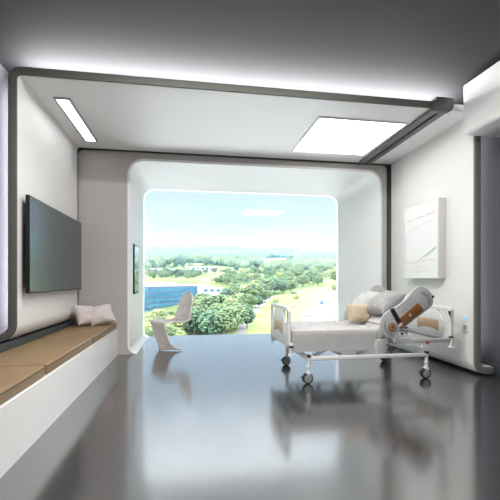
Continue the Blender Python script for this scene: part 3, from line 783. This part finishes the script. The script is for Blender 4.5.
for P, n, s, kinds in WOOD:
    xs_ = [p[0] for p in P]; ys_ = [p[1] for p in P]; k = 0; tries = 0
    while k < n and tries < 6000:
        tries += 1
        y = random.uniform(min(ys_), max(ys_)); x = random.uniform(min(xs_), max(xs_))
        if not inpoly(x, y, P) or any(inpoly(x, y, O) for O in OPEN): continue
        p = G(x, y)
        if any((p-q).length < 3.6*s for q in spots): continue
        spots.append(p); plant(p, random.choice(kinds), s*random.uniform(.75,1.25)); k += 1
for x, y, kd, s in ((247,329,2,.9),(249,318,2,.55),(244,310,0,.7),(252,309,0,.8),(259,308,2,.7),(265,303,0,.8),(238,308,0,.9),(287,289,0,1.2),(282,291,2,.9),(296,301,1,.5),(276,305,1,.5),(335,292,1,.8)): plant(G(x, y), kd, s)
# the far forest, past counting: one object
cs = []; rs = []
N = 0
while N < 9000:
    y = 253.6 + (272-253.6)*random.random()**2.0; x = random.uniform(120,375)
    if any(inpoly(x, y, O) for O in OPEN): continue
    p = G(x, y)
    if noise.noise(Vector((p.x*.004, p.y*.002, 1.3))) < -.28: continue
    s = random.uniform(3.5,6.5)*(1+p.y/2600); cs.append((p.x,p.y,p.z+s*.9)); rs.append((s*1.15,s*1.15,s*random.uniform(.9,1.4))); N += 1
v, f = clumps(cs, rs, SV, SF, .22)
fo = bpy.data.objects.new('distant_forest', raw_mesh('distant_forest', v, f, M['leafD'])); COL.objects.link(fo)
tag(fo, 'dense forest filling the distance below the hills', 'forest', None, 'stuff')
# hills on the horizon
def hills(y0, amp, base, seed, name, label, bumps):
    bm = NB(); n = 160; rows = []
    for k, (fy, fz) in enumerate(((0,-.6),(.35,.3),(.7,.8),(1,1),(1.5,.2))):
        row = []
        for i in range(n+1):
            x = (-.75+2.1*i/n)*y0
            h = base + amp*(noise.noise(Vector((x/y0*5, seed, 0)))*.6 + noise.noise(Vector((x/y0*17, seed, 3)))*.22 + noise.noise(Vector((x/y0*50, seed+k, 5)))*.07)
            for bx, bw, bh in bumps: h += bh*math.exp(-((x/y0-bx)/bw)**2)
            row.append(bm.verts.new((x, y0*(1+.25*fy), gz(y0*(1+.25*fy))+h*fz - (0 if fz > 0 else 40))))
        rows.append(row)
    for a_, b_ in zip(rows, rows[1:]):
        for i in range(n): bm.faces.new((a_[i],a_[i+1],b_[i+1],b_[i]))
    o = obj(name, bm, M['hill'], None, 60); o['kind'] = 'structure'; return o
hills(3600, 22, 52, 2.0, 'hill_ridge', '', [(.12,.06,34),(.0,.10,10),(.30,.08,8)])

# ------------------------------------------------------------------ light, sky, haze
def area(name, loc, rot, sx, sy, power, col=(1,1,1), spread=180):
    l = bpy.data.lights.new(name, 'AREA'); l.shape = 'RECTANGLE'; l.size = sx; l.size_y = sy; l.energy = power; l.color = col
    l.spread = R(spread)
    o = bpy.data.objects.new(name, l); COL.objects.link(o); o.location = loc; o.rotation_euler = rot
    return o
# cove lights hidden on top of the shell and behind its side panels
area('cove_light', (.72,4.12,3.035), (R(228),0,0), 4.62, .06, 58, (1,.97,1))
area('cove_light', (-1.655,4.24,1.80), (0,R(90),0), 2.4, .03, 7, (.95,.93,1))
area('cove_light', (3.245,4.06,1.6), (0,R(-90),0), 2.7, .03, 5, (.95,.92,1))
# unseen lamps added under the room ceiling, out of view, to brighten the interior
for x, y, e_ in ((-.1,2.50,60),(1.2,2.50,50)): area('added_fill_lamp', (x,y,ZR-.02), (0,0,0), .9, .2 if y > 2 else .6, e_, (1,.975,.95))
s = bpy.data.lights.new('sun', 'SUN'); s.energy = 4.0; s.angle = R(.6); s.color = (1,.95,.86)
so = bpy.data.objects.new('sun', s); COL.objects.link(so); so.rotation_euler = (R(50),0,R(-32))
p = area('window_portal', (1.1,YG+.05,1.4), (R(-90),0,0), 3.9, 2.8, 1); p.data.cycles.is_portal = True

hz = bpy.data.materials.new('summer_haze'); hz.use_nodes = True; nt = hz.node_tree; nt.nodes.clear()
ho = nt.nodes.new('ShaderNodeOutputMaterial'); hs = nt.nodes.new('ShaderNodeVolumeScatter'); hs.inputs['Color'].default_value = (.27,.62,1,1); hs.inputs['Density'].default_value = 1.25e-4; hs.inputs['Anisotropy'].default_value = 0.0
nt.links.new(hs.outputs[0], ho.inputs['Volume'])
b = NB(); box(b, (-9000,60,-60), (9000,5200,130))
for q_ in b.verts: q_.co.z += gz(q_.co.y)
o = obj('haze', b, hz, None, 0); tag(o, 'thin pale blue summer haze over the valley', 'haze', None, 'stuff')
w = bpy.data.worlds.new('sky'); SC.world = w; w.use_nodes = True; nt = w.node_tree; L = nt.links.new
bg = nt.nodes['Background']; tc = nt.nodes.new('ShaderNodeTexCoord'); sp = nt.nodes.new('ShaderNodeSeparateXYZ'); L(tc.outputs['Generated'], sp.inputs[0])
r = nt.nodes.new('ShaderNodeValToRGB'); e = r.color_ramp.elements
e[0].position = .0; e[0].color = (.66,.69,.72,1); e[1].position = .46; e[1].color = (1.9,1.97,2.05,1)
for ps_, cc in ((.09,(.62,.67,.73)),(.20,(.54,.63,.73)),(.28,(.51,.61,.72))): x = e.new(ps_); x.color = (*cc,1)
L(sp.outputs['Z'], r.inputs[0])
n = nt.nodes.new('ShaderNodeTexNoise'); n.inputs['Scale'].default_value = 2.2; n.inputs['Detail'].default_value = 7
mp = nt.nodes.new('ShaderNodeMapping'); mp.inputs['Scale'].default_value = (1,1,6); L(tc.outputs['Generated'], mp.inputs[0]); L(mp.outputs[0], n.inputs['Vector'])
cr = nt.nodes.new('ShaderNodeValToRGB'); cr.color_ramp.elements[0].position = .5; cr.color_ramp.elements[1].position = .75; cr.color_ramp.elements[1].color = (.7,.7,.7,1); L(n.outputs['Fac'], cr.inputs[0])
mx = nt.nodes.new('ShaderNodeMixRGB'); mx.inputs[2].default_value = (.70,.72,.74,1); L(cr.outputs[0], mx.inputs[0]); L(r.outputs[0], mx.inputs[1]); 
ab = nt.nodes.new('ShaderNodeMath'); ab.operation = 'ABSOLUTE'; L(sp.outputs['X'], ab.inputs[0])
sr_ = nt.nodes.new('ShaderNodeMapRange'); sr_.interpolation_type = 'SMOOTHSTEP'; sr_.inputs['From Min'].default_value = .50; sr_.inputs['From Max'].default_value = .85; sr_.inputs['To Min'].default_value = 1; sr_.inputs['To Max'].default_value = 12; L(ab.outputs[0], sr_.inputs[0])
gl = nt.nodes.new('ShaderNodeVectorMath'); gl.operation = 'SCALE'; L(mx.outputs[0], gl.inputs[0]); L(sr_.outputs[0], gl.inputs['Scale'])      # extra sky brightness added to either side, out of view, to light the niche
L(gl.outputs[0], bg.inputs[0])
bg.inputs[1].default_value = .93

# ------------------------------------------------------------------ camera and colour management
cd = bpy.data.cameras.new('camera'); cam = bpy.data.objects.new('camera', cd); COL.objects.link(cam)
cam.location = (0,0,1.05); cam.rotation_euler = (R(90),0,-AZ)
cd.sensor_width = 36; cd.lens = 378/500*36; cd.shift_y = 31/500; cd.clip_end = 20000; cd.clip_start = .05
SC.camera = cam
v = SC.view_settings; v.view_transform = 'Standard'; v.look = 'None'; v.exposure = .52; v.gamma = 1; v.use_curve_mapping = False
SC.cycles.use_denoising = True
SC.cycles.max_bounces = 10; SC.cycles.diffuse_bounces = 6; SC.cycles.glossy_bounces = 5; SC.cycles.transparent_max_bounces = 12
SC.cycles.sample_clamp_indirect = 8
SC.cycles.caustics_reflective = True; SC.cycles.caustics_refractive = False
